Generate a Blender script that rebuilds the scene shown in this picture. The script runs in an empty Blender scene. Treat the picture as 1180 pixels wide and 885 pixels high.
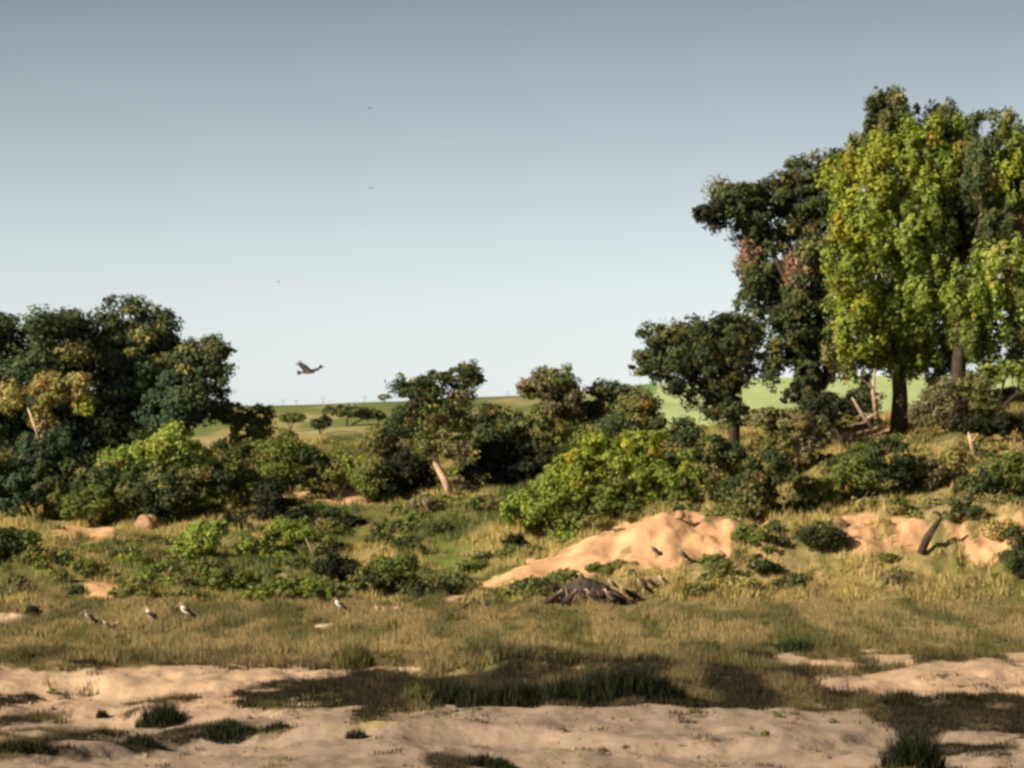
import bpy, math, random
import numpy as np
from mathutils import Vector, Matrix

random.seed(7)
RS = np.random.RandomState(11)
S = bpy.context.scene
COL = S.collection

# ------------------------------------------------------------------ camera
F = 4198.0            # focal length in photo pixels (photo 1180 wide)
EYE = 12.0            # eye height over the river bed, metres
HOR = 520.0           # photo row of eye level
cam_d = bpy.data.cameras.new("camera")
cam = bpy.data.objects.new("camera", cam_d)
COL.objects.link(cam)
cam.location = (0, 0, EYE)
cam.rotation_euler = (math.radians(90), 0, 0)
cam_d.sensor_width = 36.0
cam_d.lens = 36.0 * F / 1180.0
cam_d.shift_y = (HOR - 442.5) / 1180.0
cam_d.clip_start = 0.5
cam_d.clip_end = 30000
S.camera = cam

# ------------------------------------------------------------------ light
SUN_EL, SUN_AZ = 27.0, 237.0      # degrees; azimuth clockwise from +Y (the view direction)
sd = Vector((math.sin(math.radians(SUN_AZ)) * math.cos(math.radians(SUN_EL)),
             math.cos(math.radians(SUN_AZ)) * math.cos(math.radians(SUN_EL)),
             math.sin(math.radians(SUN_EL))))
sun_d = bpy.data.lights.new("sun", 'SUN')
sun_d.energy = 5.0
sun_d.angle = math.radians(0.5)
sun_d.color = (1.0, 0.87, 0.67)
sun = bpy.data.objects.new("sun", sun_d)
COL.objects.link(sun)
sun.rotation_euler = sd.to_track_quat('Z', 'Y').to_euler()

W = bpy.data.worlds.new("World")
S.world = W
W.use_nodes = True
nt = W.node_tree
nt.nodes.clear()
sky = nt.nodes.new('ShaderNodeTexSky')
sky.sky_type = 'NISHITA'
sky.sun_disc = False
sky.sun_elevation = math.radians(SUN_EL)
sky.sun_rotation = math.radians(SUN_AZ)
sky.air_density = 1.0
sky.dust_density = 0.6
tc = nt.nodes.new('ShaderNodeTexCoord')
sx = nt.nodes.new('ShaderNodeSeparateXYZ')
mr = nt.nodes.new('ShaderNodeMapRange')
mr.inputs['From Min'].default_value = 0.0
mr.inputs['From Max'].default_value = 0.16
ramp = nt.nodes.new('ShaderNodeValToRGB')
ramp.color_ramp.interpolation = 'B_SPLINE'
cr = ramp.color_ramp
cr.elements[0].position = 0.0; cr.elements[0].color = (0.76, 0.83, 0.94, 1)
cr.elements[1].position = 1.0; cr.elements[1].color = (0.16, 0.163, 0.17, 1)
for p, c in ((0.2, (0.66, 0.71, 0.79)), (0.42, (0.53, 0.555, 0.605)), (0.72, (0.31, 0.32, 0.34))):
    e = cr.elements.new(p); e.color = c + (1,)
hsv = nt.nodes.new('ShaderNodeHueSaturation')
hsv.inputs['Saturation'].default_value = 0.42
mul = nt.nodes.new('ShaderNodeMix'); mul.data_type = 'RGBA'; mul.blend_type = 'MULTIPLY'
mul.inputs['Factor'].default_value = 1.0
bg = nt.nodes.new('ShaderNodeBackground')
bg.inputs['Strength'].default_value = 0.12
wo = nt.nodes.new('ShaderNodeOutputWorld')
L = nt.links.new
L(tc.outputs['Generated'], sx.inputs[0]); L(sx.outputs['Z'], mr.inputs['Value'])
L(mr.outputs[0], ramp.inputs[0]); L(sky.outputs[0], hsv.inputs['Color'])
L(hsv.outputs[0], mul.inputs['A']); L(ramp.outputs[0], mul.inputs['B'])
L(mul.outputs['Result'], bg.inputs['Color']); L(bg.outputs[0], wo.inputs[0])

S.view_settings.view_transform = 'Standard'
S.view_settings.look = 'None'
S.view_settings.exposure = 0.75
S.view_settings.gamma = 1.0
S.render.engine = 'CYCLES'
S.cycles.use_denoising = True
S.cycles.pixel_filter_type = 'BLACKMAN_HARRIS'
S.cycles.filter_width = 3.0      # the photograph is a soft long-lens picture
S.cycles.max_bounces = 5
S.cycles.transparent_max_bounces = 4

# ------------------------------------------------------------------ helpers
def _hash(ix, iy, seed):
    h = (ix.astype(np.int64) * 374761393 + iy.astype(np.int64) * 668265263 + seed * 974634777) & 0x7fffffff
    h = ((h ^ (h >> 13)) * 1274126177) & 0x7fffffff
    return ((h ^ (h >> 16)) & 0xffff) / 65535.0

def vnoise(x, y, seed=0):
    x = np.asarray(x, float); y = np.asarray(y, float)
    ix = np.floor(x); iy = np.floor(y)
    fx = x - ix; fy = y - iy
    fx = fx * fx * (3 - 2 * fx); fy = fy * fy * (3 - 2 * fy)
    a = _hash(ix, iy, seed); b = _hash(ix + 1, iy, seed)
    c = _hash(ix, iy + 1, seed); d = _hash(ix + 1, iy + 1, seed)
    return (a * (1 - fx) + b * fx) * (1 - fy) + (c * (1 - fx) + d * fx) * fy

def fbm(x, y, seed=0, octv=4):
    s = 0; a = 0.5; t = 0
    for i in range(octv):
        s = s + a * vnoise(x * 2 ** i, y * 2 ** i, seed + 17 * i); t += a; a *= 0.5
    return s / t

def sstep(a, b, x):
    t = np.clip((x - a) / (b - a), 0, 1)
    return t * t * (3 - 2 * t)

def inpoly(px, py, poly):
    px = np.asarray(px, float); py = np.asarray(py, float)
    r = np.zeros(px.shape, bool)
    n = len(poly)
    for i in range(n):
        x1, y1 = poly[i]; x2, y2 = poly[(i + 1) % n]
        c = ((y1 > py) != (y2 > py)) & (px < (x2 - x1) * (py - y1) / ((y2 - y1) or 1e-9) + x1)
        r ^= c
    return r

def ell(px, row, cx, cy, rx, ry):
    return np.clip(1.6 - 1.6 * (((px - cx) / rx) ** 2 + ((row - cy) / ry) ** 2), 0, 1)

# ------------------------------------------------------------------ terrain heights
KN = [285, 290, 296, 300, 312, 330, 350, 400, 500, 600, 750]
TAB = {
    -300: [697, 685, 668, 655, 625, 600, 578, 540, 500, 468, 472],
    0:    [697, 688, 672, 660, 630, 603, 580, 540, 500, 468, 472],
    150:  [697, 688, 674, 662, 636, 606, 578, 540, 500, 468, 472],
    300:  [697, 690, 680, 668, 640, 600, 572, 530, 495, 467, 471],
    450:  [697, 692, 682, 672, 640, 595, 563, 520, 490, 463, 468],
    540:  [697, 690, 684, 672, 638, 590, 560, 520, 490, 459, 464],
    620:  [697, 688, 668, 645, 622, 585, 556, 518, 490, 457, 460],
    700:  [697, 684, 650, 622, 600, 572, 546, 515, 494, 466, 446],
    760:  [697, 682, 640, 600, 585, 562, 540, 512, 494, 468, 440],
    830:  [697, 682, 645, 610, 588, 552, 530, 500, 490, 468, 434],
    900:  [697, 680, 650, 612, 584, 545, 515, 494, 488, 466, 432],
    975:  [697, 680, 642, 600, 578, 530, 494, 488, 486, 466, 431],
    1060: [697, 678, 640, 600, 572, 515, 480, 484, 486, 466, 430],
    1120: [697, 674, 648, 600, 565, 505, 468, 470, 482, 466, 429],
    1180: [697, 670, 645, 596, 560, 500, 456, 460, 480, 465, 428],
    1500: [697, 670, 645, 596, 560, 500, 450, 455, 475, 464, 428],
}
PXC = np.array(sorted(TAB))
KD = np.array([0, 5, 25, 60, 100, 140, 200, 250] + KN + [1000, 1500, 20000], float)
ZK = []
for p in PXC:
    z = [10.4, 10.2, 8.0, 3.0, -0.6, 0, 0, 0] + [EYE - (r - HOR) * d / F for r, d in zip(TAB[p], KN)]
    z += [z[-1] - 0.5, z[-1] - 2, z[-1] - 30]
    ZK.append(z)
ZK = np.array(ZK)

def ter(x, y):
    x = np.atleast_1d(np.asarray(x, float)); y = np.atleast_1d(np.asarray(y, float))
    px = 590 + x * F / np.maximum(y, 60)
    i = np.clip(np.searchsorted(KD, y, side='right') - 1, 0, len(KD) - 2)
    j = np.clip(np.searchsorted(PXC, px, side='right') - 1, 0, len(PXC) - 2)
    u = np.clip((px - PXC[j]) / (PXC[j + 1] - PXC[j]), 0, 1)
    u = u * u * (3 - 2 * u)
    v = np.clip((y - KD[i]) / (KD[i + 1] - KD[i]), 0, 1)
    z = (ZK[j, i] * (1 - u) + ZK[j + 1, i] * u) * (1 - v) + (ZK[j, i + 1] * (1 - u) + ZK[j + 1, i + 1] * u) * v
    # river bed: low dunes and scoured channels
    near = sstep(95, 135, y) * (1 - sstep(198, 215, y))
    z += near * (1.5 * (fbm(x / 11 + 0.03 * y, y / 15, 3) - 0.5) + 0.6 * (fbm(x / 2.6, y / 4.5, 5) - 0.5) + 0.22 * (fbm(x / .9, y / 1.8, 6, 2) - 0.5))
    lip = sstep(0.45, 0.52, fbm(x / 16 - y / 60, y / 9, 21, 3))
    z += near * 0.45 * lip
    plain = sstep(200, 220, y) * (1 - sstep(285, 300, y))
    z += plain * 0.7 * (fbm(x / 9, y / 12, 8) - 0.5)
    slope = sstep(286, 300, y) * (1 - sstep(420, 520, y))
    z += slope * (1.9 * (fbm(x / 8, y / 9, 9) - 0.5) + 0.8 * (fbm(x / 2, y / 2, 10) - 0.5))
    gully = sstep(288, 297, y) * (1 - sstep(301, 312, y)) * sstep(600, 760, px)
    z += gully * (1.1 * (np.abs(fbm(x / 1.8, y / 9, 13) - 0.5) * 2 - 0.25) + 0.9 * (fbm(x / .9, y / 1.0, 15) - .5) + 0.8 * (fbm(x / 2.5, y / 2.0, 16) - .5))
    far = sstep(450, 600, y)
    z += far * 1.2 * (fbm(x / 60, y / 80, 14) - 0.5)
    return z

def row_of(y, z):
    return HOR - (z - EYE) * F / y

def P(px, row, D):
    return Vector(((px - 590) * D / F, D, EYE - (row - HOR) * D / F))

_Ds = np.concatenate([np.arange(120, 320, 0.4), np.arange(320, 700, 1.5)])
def gD(px, row):
    """distance at which the ground in column px shows in photo row `row`."""
    x = (px - 590) * _Ds / F
    r = row_of(_Ds, ter(x, _Ds))
    k = np.where(r <= row)[0]
    return float(_Ds[k[0]]) if len(k) else 600.0

def gz(x, y):
    return float(ter(x, y)[0])

# ------------------------------------------------------------------ mesh makers
def mesh_np(name, V, Fc, colr=None, mat=None, smooth=False):
    V = np.asarray(V, np.float32); Fc = np.asarray(Fc, np.int32)
    me = bpy.data.meshes.new(name)
    n, k = Fc.shape
    me.vertices.add(len(V)); me.vertices.foreach_set('co', V.ravel())
    me.loops.add(n * k); me.loops.foreach_set('vertex_index', Fc.ravel())
    me.polygons.add(n)
    me.polygons.foreach_set('loop_start', np.arange(0, n * k, k, dtype=np.int32))
    try:
        me.polygons.foreach_set('loop_total', np.full(n, k, np.int32))
    except Exception:
        pass
    if smooth:
        me.polygons.foreach_set('use_smooth', np.ones(n, bool))
    if colr is not None:
        a = me.color_attributes.new('tint', 'FLOAT_COLOR', 'POINT')
        c = np.ones((len(V), 4), np.float32); c[:, :3] = colr
        a.data.foreach_set('color', c.ravel())
    me.update(calc_edges=True)
    me.validate()
    if mat: me.materials.append(mat)
    return me

def link(name, me, parent=None, loc=None):
    o = bpy.data.objects.new(name, me)
    COL.objects.link(o)
    if parent is not None: o.parent = parent
    if loc is not None: o.location = loc
    return o

def tag(o, label=None, cat=None, group=None, kind=None):
    if label: o['label'] = label
    if cat: o['category'] = cat
    if group: o['group'] = group
    if kind: o['kind'] = kind
    return o

def tube(pts, rad, sides=8, wob=0.0):
    pts = [Vector(p) for p in pts]
    V = []; Fc = []
    up = Vector((0.13, 1, 0.05)).normalized()
    for i, p in enumerate(pts):
        a = pts[max(i - 1, 0)]; b = pts[min(i + 1, len(pts) - 1)]
        t = (b - a).normalized()
        u = t.cross(up)
        if u.length < 1e-3: u = t.cross(Vector((1, 0, 0)))
        u.normalize(); w = t.cross(u).normalized()
        r = rad[i]
        rx, ry = (r if isinstance(r, tuple) else (r, r))
        for s in range(sides):
            an = 2 * math.pi * s / sides
            k = 1 + wob * random.uniform(-1, 1)
            V.append(tuple(p + u * math.cos(an) * rx * k + w * math.sin(an) * ry * k))
    n = len(pts)
    for i in range(n - 1):
        for s in range(sides):
            s2 = (s + 1) % sides
            Fc.append((i * sides + s, i * sides + s2, (i + 1) * sides + s2, (i + 1) * sides + s))
    c0 = len(V); V.append(tuple(pts[0])); V.append(tuple(pts[-1]))
    for s in range(sides):
        s2 = (s + 1) % sides
        Fc.append((c0, s2, s, s))
        Fc.append((c0 + 1, (n - 1) * sides + s, (n - 1) * sides + s2, (n - 1) * sides + s2))
    return V, Fc

def pymesh(name, V, Fc, mat, smooth=True, cols=None):
    me = bpy.data.meshes.new(name)
    faces = [tuple(dict.fromkeys(f)) for f in Fc]
    me.from_pydata([tuple(v) for v in V], [], faces)
    if cols is not None:
        a = me.color_attributes.new('tint', 'FLOAT_COLOR', 'POINT')
        a.data.foreach_set('color', np.array([tuple(c) + (1,) for c in cols], np.float32).ravel())
    if smooth:
        for p in me.polygons: p.use_smooth = True
    me.materials.append(mat)
    me.update()
    return me

def curve_pts(a, b, n=5, bend=0.1, rng=random):
    a = Vector(a); b = Vector(b); L_ = (b - a).length
    off = Vector((rng.uniform(-1, 1), rng.uniform(-1, 1), rng.uniform(-.3, .6))) * bend * L_
    out = []
    for i in range(n):
        t = i / (n - 1)
        out.append(a.lerp(b, t) + off * math.sin(math.pi * t)
                   + Vector((rng.uniform(-1, 1), rng.uniform(-1, 1), rng.uniform(-1, 1))) * 0.025 * L_ * (0 < i < n - 1))
    return out

# ------------------------------------------------------------------ materials
def mat_base(name, rough=0.9):
    m = bpy.data.materials.new(name); m.use_nodes = True
    n = m.node_tree; b = n.nodes['Principled BSDF']
    b.inputs['Roughness'].default_value = rough
    b.inputs['Specular IOR Level'].default_value = 0.15
    return m, n, b

def noise_mix(n, b, src, scale, lo, hi, detail=4, coord='Object', bump=None, bscale=None):
    """multiply colour `src` (socket or rgb) by a noise between lo and hi."""
    tcn = n.nodes.new('ShaderNodeTexCoord')
    no = n.nodes.new('ShaderNodeTexNoise'); no.inputs['Scale'].default_value = scale
    no.inputs['Detail'].default_value = detail
    n.links.new(tcn.outputs[coord], no.inputs['Vector'])
    mp = n.nodes.new('ShaderNodeMapRange')
    mp.inputs['From Min'].default_value = 0.3; mp.inputs['From Max'].default_value = 0.7
    mp.inputs['To Min'].default_value = lo; mp.inputs['To Max'].default_value = hi
    n.links.new(no.outputs['Fac'], mp.inputs['Value'])
    mx = n.nodes.new('ShaderNodeVectorMath'); mx.operation = 'SCALE'
    if isinstance(src, tuple): mx.inputs[0].default_value = src
    else: n.links.new(src, mx.inputs[0])
    n.links.new(mp.outputs[0], mx.inputs['Scale'])
    if bump:
        n2 = n.nodes.new('ShaderNodeTexNoise'); n2.inputs['Scale'].default_value = bscale or scale
        n2.inputs['Detail'].default_value = 6
        n.links.new(tcn.outputs[coord], n2.inputs['Vector'])
        bp = n.nodes.new('ShaderNodeBump'); bp.inputs['Strength'].default_value = 1.0
        bp.inputs['Distance'].default_value = bump
        n.links.new(n2.outputs['Fac'], bp.inputs['Height'])
        n.links.new(bp.outputs[0], b.inputs['Normal'])
    return mx.outputs[0]

def attr_col(n):
    a = n.nodes.new('ShaderNodeAttribute'); a.attribute_name = 'tint'
    return a.outputs['Color']

def leaf_material(name, transl=0.3):
    m, n, b = mat_base(name, 0.7)
    c = attr_col(n)
    n.links.new(c, b.inputs['Base Color'])
    tr = n.nodes.new('ShaderNodeBsdfTranslucent'); n.links.new(c, tr.inputs['Color'])
    mx = n.nodes.new('ShaderNodeMixShader'); mx.inputs[0].default_value = transl
    n.links.new(b.outputs[0], mx.inputs[1]); n.links.new(tr.outputs[0], mx.inputs[2])
    n.links.new(mx.outputs[0], n.nodes['Material Output'].inputs['Surface'])
    return m
M_LEAF = leaf_material('leaf', 0.22)
M_GRASS = leaf_material('grass_blade', 0.3)

def plain_noise(name, rgb, scale, lo, hi, bump=None, bscale=None, rough=0.9):
    m, n, b = mat_base(name, rough)
    n.links.new(noise_mix(n, b, rgb, scale, lo, hi, bump=bump, bscale=bscale), b.inputs['Base Color'])
    return m
M_BARK = plain_noise('bark', (0.055, 0.042, 0.032), 1.5, 0.6, 1.4, 0.08, 4)
M_BARKPALE = plain_noise('pale_bark', (0.50, 0.34, 0.22), 1.5, 0.75, 1.25, 0.04, 4)
M_DEAD = plain_noise('dead_wood', (0.38, 0.27, 0.20), 2, 0.6, 1.3, 0.04, 5)
M_ROCK = plain_noise('earth', (0.38, 0.22, 0.13), 0.9, 0.6, 1.2, 0.2, 2)
M_HIDE = plain_noise('hide', (0.062, 0.045, 0.036), 2.0, 0.5, 1.6, 0.05, 5, 0.75)
M_HORN = plain_noise('bill', (0.35, 0.24, 0.16), 3, 0.8, 1.1)
M_DARKW = plain_noise('wing_feather', (0.03, 0.026, 0.028), 9, 0.6, 1.5, 0.01, 30)
M_POST = plain_noise('grey_post', (0.3, 0.3, 0.3), 3, 0.8, 1.1)
def tint_mat(name):
    m, n, b = mat_base(name, 0.85)
    n.links.new(noise_mix(n, b, attr_col(n), 14, 0.8, 1.15), b.inputs['Base Color'])
    return m
M_FEATHER = tint_mat('body_feather')

# ------------------------------------------------------------------ ground colour zones
SAND_POLYS = [
    [(-400, 772), (60, 772), (300, 768), (500, 768), (480, 776), (300, 800), (250, 812), (430, 815), (380, 840), (520, 812),
     (1010, 816), (1090, 826), (1020, 960), (-400, 960)],
    [(1085, 822), (1190, 818), (1300, 830), (1300, 860), (1190, 858), (1130, 890), (1070, 900)],
    [(860, 757), (1000, 752), (1060, 757), (1060, 768), (900, 768)],
    [(925, 782), (1020, 776), (1080, 765), (1160, 752), (1260, 745), (1260, 775), (1180, 790), (1130, 806), (1000, 806), (930, 800)],
    [(1140, 880), (1190, 855), (1400, 850), (1400, 960), (1090, 960)],
    [(1060, 798), (1260, 785), (1260, 810), (1100, 812)],
]
SOIL_POLYS = [
    [(500, 696), (560, 668), (640, 630), (745, 596), (790, 588), (840, 600), (835, 640), (770, 652), (690, 658), (600, 676)],
    [(862, 600), (900, 604), (906, 636), (872, 640)],
    [(970, 596), (1068, 596), (1072, 636), (970, 640)],
    [(1092, 604), (1180, 590), (1400, 580), (1400, 640), (1165, 640), (1120, 650)],
    [(90, 676), (145, 672), (150, 690), (95, 690)],
    [(-30, 706), (34, 706), (36, 720), (-30, 722)],
    [(60, 606), (135, 604), (150, 628), (60, 628)],
    [(335, 565), (440, 565), (430, 580), (340, 580)],
    [(985, 486), (1030, 482), (1040, 496), (985, 498)],
]
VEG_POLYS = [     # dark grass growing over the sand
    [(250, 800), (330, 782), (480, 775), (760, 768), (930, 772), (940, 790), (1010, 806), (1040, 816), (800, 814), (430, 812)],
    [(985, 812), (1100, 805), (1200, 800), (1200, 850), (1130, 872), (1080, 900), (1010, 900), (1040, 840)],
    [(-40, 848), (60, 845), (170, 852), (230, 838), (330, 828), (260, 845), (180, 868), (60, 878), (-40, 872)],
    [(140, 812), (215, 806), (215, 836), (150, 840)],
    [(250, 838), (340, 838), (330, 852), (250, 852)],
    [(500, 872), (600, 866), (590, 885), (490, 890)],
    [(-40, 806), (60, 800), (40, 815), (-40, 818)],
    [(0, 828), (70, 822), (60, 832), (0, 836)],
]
def zones(px, row, x, y):
    jx = px + 44 * (fbm(x / 2.2, y / 6, 31, 5) - 0.5) ; jr = row + 20 * (fbm(x / 2.0, y / 5, 32, 5) - 0.5)
    sand = np.zeros(px.shape)
    for p in SAND_POLYS: sand = np.maximum(sand, inpoly(jx, jr, p))
    veg = np.zeros(px.shape)
    for p in VEG_POLYS: veg = np.maximum(veg, inpoly(jx, jr, p))
    sand = sand * ((y < 300))
    soil = np.zeros(px.shape)
    for p in SOIL_POLYS: soil = np.maximum(soil, inpoly(jx, jr, p))
    soil = soil * (y < 380) * (y > 225) * (fbm(x / 1.8, y / 2.2, 33, 4) > np.where(px > 845, .34, .28))
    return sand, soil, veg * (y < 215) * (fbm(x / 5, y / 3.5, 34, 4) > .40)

C = lambda *a: np.array(a, float)
def ground_colour(px, row, x, y, sand, soil, veg):
    n1 = fbm(x / 3, y / 22, 41, 5)[:, None]; n2 = fbm(x / 22, y / 40, 42)[:, None]
    dry = C(.30, .23, .10); oliv = C(.13, .125, .035); grn = C(.14, .19, .04)
    c = dry + (oliv - dry) * sstep(.42, .62, n1)
    c = c + (grn - c) * (sstep(.5, .7, n2) * 0.6) * (y > 285)[:, None]
    # upper slopes: yellow dry grass with green streaks, crop field on the skyline
    up = sstep(400, 450, y)[:, None]
    c = c * (1 - up) + up * (C(.34, .28, .12) + (C(.15, .18, .05) - C(.34, .28, .12)) * sstep(.40, .58, fbm(x / 9, y / 30, 43)[:, None]))
    fl = (sstep(588, 594, y) * (px < 640))[:, None]
    c = c * (1 - fl) + fl * C(.10, .14, .045)
    fr = (sstep(430, 470, y) * sstep(655, 740, px))[:, None]
    stripe = 0.88 + 0.24 * vnoise(x / 3.0 + y / 40, y / 30, 44)[:, None]
    c = c * (1 - fr) + fr * C(.41, .50, .22) * stripe
    fr2 = (sstep(640, 700, y) * sstep(655, 740, px) * (px < 760))[:, None]
    c = c * (1 - fr2) + fr2 * C(.16, .28, .08)
    sd_ = C(.50, .345, .225) * (0.88 + 0.24 * fbm(x / 2, y / 8, 45)[:, None])
    near_shade = sstep(176, 158, y)[:, None] * 0.85  # dimmer foreground light painted into the colour of the nearer sand
    sd_ = sd_ * (1 - near_shade) + near_shade * C(.27, .205, .155)
    so = C(.55, .32, .17) * (0.64 + 0.68 * fbm(x / 1.3, y / 1.5, 46, 5)[:, None])
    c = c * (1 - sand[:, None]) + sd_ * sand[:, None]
    c = c * (1 - soil[:, None]) + so * soil[:, None]
    # bushy ground outside of the picture stays grass; vegetated hollows get a darker ground colour
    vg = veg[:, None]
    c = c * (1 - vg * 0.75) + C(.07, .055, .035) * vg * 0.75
    return c

# ------------------------------------------------------------------ ground sheet
pxs = np.concatenate([np.linspace(-9000, -500, 25), np.arange(-440, 1640, 5.0), np.linspace(1700, 10000, 25)])
Dg = np.concatenate([[1, 5, 12, 25, 40, 60, 80, 100, 112, 122], np.arange(130, 284, 0.75), np.arange(284, 304, 0.3), np.arange(304, 360, 1.0),
                     np.arange(360, 620, 4.0), np.arange(620, 1000, 20), [1100, 1300, 1600, 2200, 3500, 6000, 12000, 20000]])
PX, DD = np.meshgrid(pxs, Dg)
Y = DD.ravel(); X = (PX.ravel() - 590) * np.maximum(Y, 60) / F
Z = ter(X, Y)
pxv = 590 + X * F / np.maximum(Y, 60)
rowv = row_of(np.maximum(Y, 1), Z)
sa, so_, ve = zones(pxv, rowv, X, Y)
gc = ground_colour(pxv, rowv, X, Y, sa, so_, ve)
nr, ncl = PX.shape
ii = np.arange(nr * ncl).reshape(nr, ncl)
Fq = np.stack([ii[:-1, :-1], ii[:-1, 1:], ii[1:, 1:], ii[1:, :-1]], -1).reshape(-1, 4)
mg, n, b = mat_base('ground_soil', 0.95)
n.links.new(noise_mix(n, b, attr_col(n), 0.5, 0.82, 1.16, detail=8, bump=0.12, bscale=1.6), b.inputs['Base Color'])
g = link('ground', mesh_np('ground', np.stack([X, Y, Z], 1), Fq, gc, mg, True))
tag(g, kind='structure')

# ------------------------------------------------------------------ grass (nobody could count it)
def blades(bx, by, bz, h, w, col, lean=0.35):
    n_ = len(bx)
    an = RS.uniform(0, 2 * math.pi, n_)
    la = RS.uniform(0, 2 * math.pi, n_); lr = RS.uniform(0, lean, n_) * h
    ux = np.cos(an) * w / 2; uy = np.sin(an) * w / 2
    V = np.empty((n_, 3, 3), np.float32)
    V[:, 0] = np.stack([bx - ux, by - uy, bz - 0.05], 1)
    V[:, 1] = np.stack([bx + ux, by + uy, bz - 0.05], 1)
    V[:, 2] = np.stack([bx + np.cos(la) * lr, by + np.sin(la) * lr, bz + h], 1)
    Fc = np.arange(n_ * 3).reshape(-1, 3)
    return V.reshape(-1, 3), Fc, np.repeat(col, 3, 0)

def scatter(dmin, dmax, n_):
    px = RS.uniform(-70, 1250, n_); D = np.sqrt(RS.uniform(dmin ** 2, dmax ** 2, n_))
    x = (px - 590) * D / F
    z = ter(x, D)
    return px, D, x, z, row_of(D, z)

def mk_grass(name, label, tx, ty, hh, nb, spread, cols, w):
    n_ = len(tx)
    bx = np.repeat(tx, nb) + RS.normal(0, 1, n_ * nb) * np.repeat(spread, nb)
    by = np.repeat(ty, nb) + RS.normal(0, 1, n_ * nb) * np.repeat(spread, nb)
    bz = ter(bx, by)
    h = np.repeat(hh, nb) * RS.uniform(.45, 1.1, n_ * nb)
    c = np.repeat(cols, nb, 0) * RS.uniform(.75, 1.25, (n_ * nb, 1))
    V, Fc, cc = blades(bx, by, bz, h, np.repeat(w, nb) * RS.uniform(.6, 1.3, n_ * nb), c)
    o = link(name, mesh_np(name, V, Fc, cc, M_GRASS))
    return tag(o, label, 'grass', kind='stuff')

# plain
px, D, x, z, row = scatter(195, 292, 60000)
sa, so_, ve = zones(px, row, x, D)
pn = fbm(x / 3, D / 25, 51)
keep = (sa < .5) & (so_ < .5) & (RS.rand(len(x)) < 0.25 + 0.9 * sstep(.32, .55, pn))
px, D, x, row, pn = px[keep], D[keep], x[keep], row[keep], pn[keep]
m2 = fbm(x / 2.2, D / 24, 52, 5)[:, None]
cc = C(.31, .235, .105) + (C(.13, .125, .045) - C(.31, .235, .105)) * sstep(.42, .66, m2)
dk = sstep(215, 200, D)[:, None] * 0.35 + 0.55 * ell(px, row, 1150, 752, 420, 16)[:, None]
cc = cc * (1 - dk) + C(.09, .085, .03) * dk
hh = 0.14 + 0.65 * sstep(.35, .7, fbm(x / 1.4, D / 5, 53)) * RS.uniform(.5, 1.2, len(x))
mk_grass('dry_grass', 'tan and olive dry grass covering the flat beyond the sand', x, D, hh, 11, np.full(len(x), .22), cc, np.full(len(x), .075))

# dark grass over the sandy hollows
px, D, x, z, row = scatter(128, 215, 110000)
sa, so_, ve = zones(px, row, x, D)
keep = ((ve > .5) & (RS.rand(len(x)) < .6)) | ((sa > .5) & (RS.rand(len(x)) < 0.0012 + .12 * sstep(.64, .76, fbm(x / 1.5, D / 7, 59, 3)))) | ((sa < .5) & (ve < .5) & (RS.rand(len(x)) < .25))
px, D, x, row = px[keep], D[keep], x[keep], row[keep]
m2 = fbm(x / 2.2, D / 16, 54, 5)[:, None]
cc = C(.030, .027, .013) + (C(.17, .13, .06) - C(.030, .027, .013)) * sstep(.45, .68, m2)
hh = 0.10 + 0.42 * sstep(.35, .7, fbm(x / 1.6, D / 5, 55)) * sstep(150, 175, D) + 0.12 * RS.rand(len(x))
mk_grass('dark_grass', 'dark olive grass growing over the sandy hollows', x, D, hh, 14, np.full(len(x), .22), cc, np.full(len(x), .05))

# hillside
px, D, x, z, row = scatter(286, 440, 62000)
sa, so_, ve = zones(px, row, x, D)
pn = fbm(x / 5, D / 9, 56)
keep = (so_ < .5) & (RS.rand(len(x)) < 0.2 + 0.9 * sstep(.35, .5, pn))
px, D, x, row, pn = px[keep], D[keep], x[keep], row[keep], pn[keep]
m2 = fbm(x / 6, D / 10, 57)[:, None]
gcol = C(.14, .165, .05); dcol = C(.47, .37, .14)
lf = (sstep(760, 560, px))[:, None]
cc = dcol + (gcol - dcol) * sstep(.40, .64, m2 * (0.80 + 0.22 * lf))
hh = 0.2 + 0.8 * sstep(.35, .7, fbm(x / 1.6, D / 3, 58))
mk_grass('hillside_grass', 'yellow and green grass covering the slope under the bushes', x, D, hh, 10, np.full(len(x), .3), cc, np.full(len(x), .10))

# ------------------------------------------------------------------ leaves
PAL = {
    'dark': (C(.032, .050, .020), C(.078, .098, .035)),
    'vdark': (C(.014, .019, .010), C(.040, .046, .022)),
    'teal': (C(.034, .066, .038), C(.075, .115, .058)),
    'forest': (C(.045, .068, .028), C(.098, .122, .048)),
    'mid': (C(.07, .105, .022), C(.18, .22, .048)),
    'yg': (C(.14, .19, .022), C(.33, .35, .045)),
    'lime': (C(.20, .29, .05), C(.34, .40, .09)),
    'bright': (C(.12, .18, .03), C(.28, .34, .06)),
    'olive': (C(.10, .11, .035), C(.24, .225, .075)),
    'grey': (C(.11, .105, .05), C(.24, .21, .10)),
    'ochre': (C(.24, .22, .07), C(.38, .32, .11)),
    'dead': (C(.26, .15, .10), C(.40, .24, .16)),
}
def unit(v):
    return v / np.maximum(np.linalg.norm(v, axis=1, keepdims=True), 1e-6)

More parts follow.
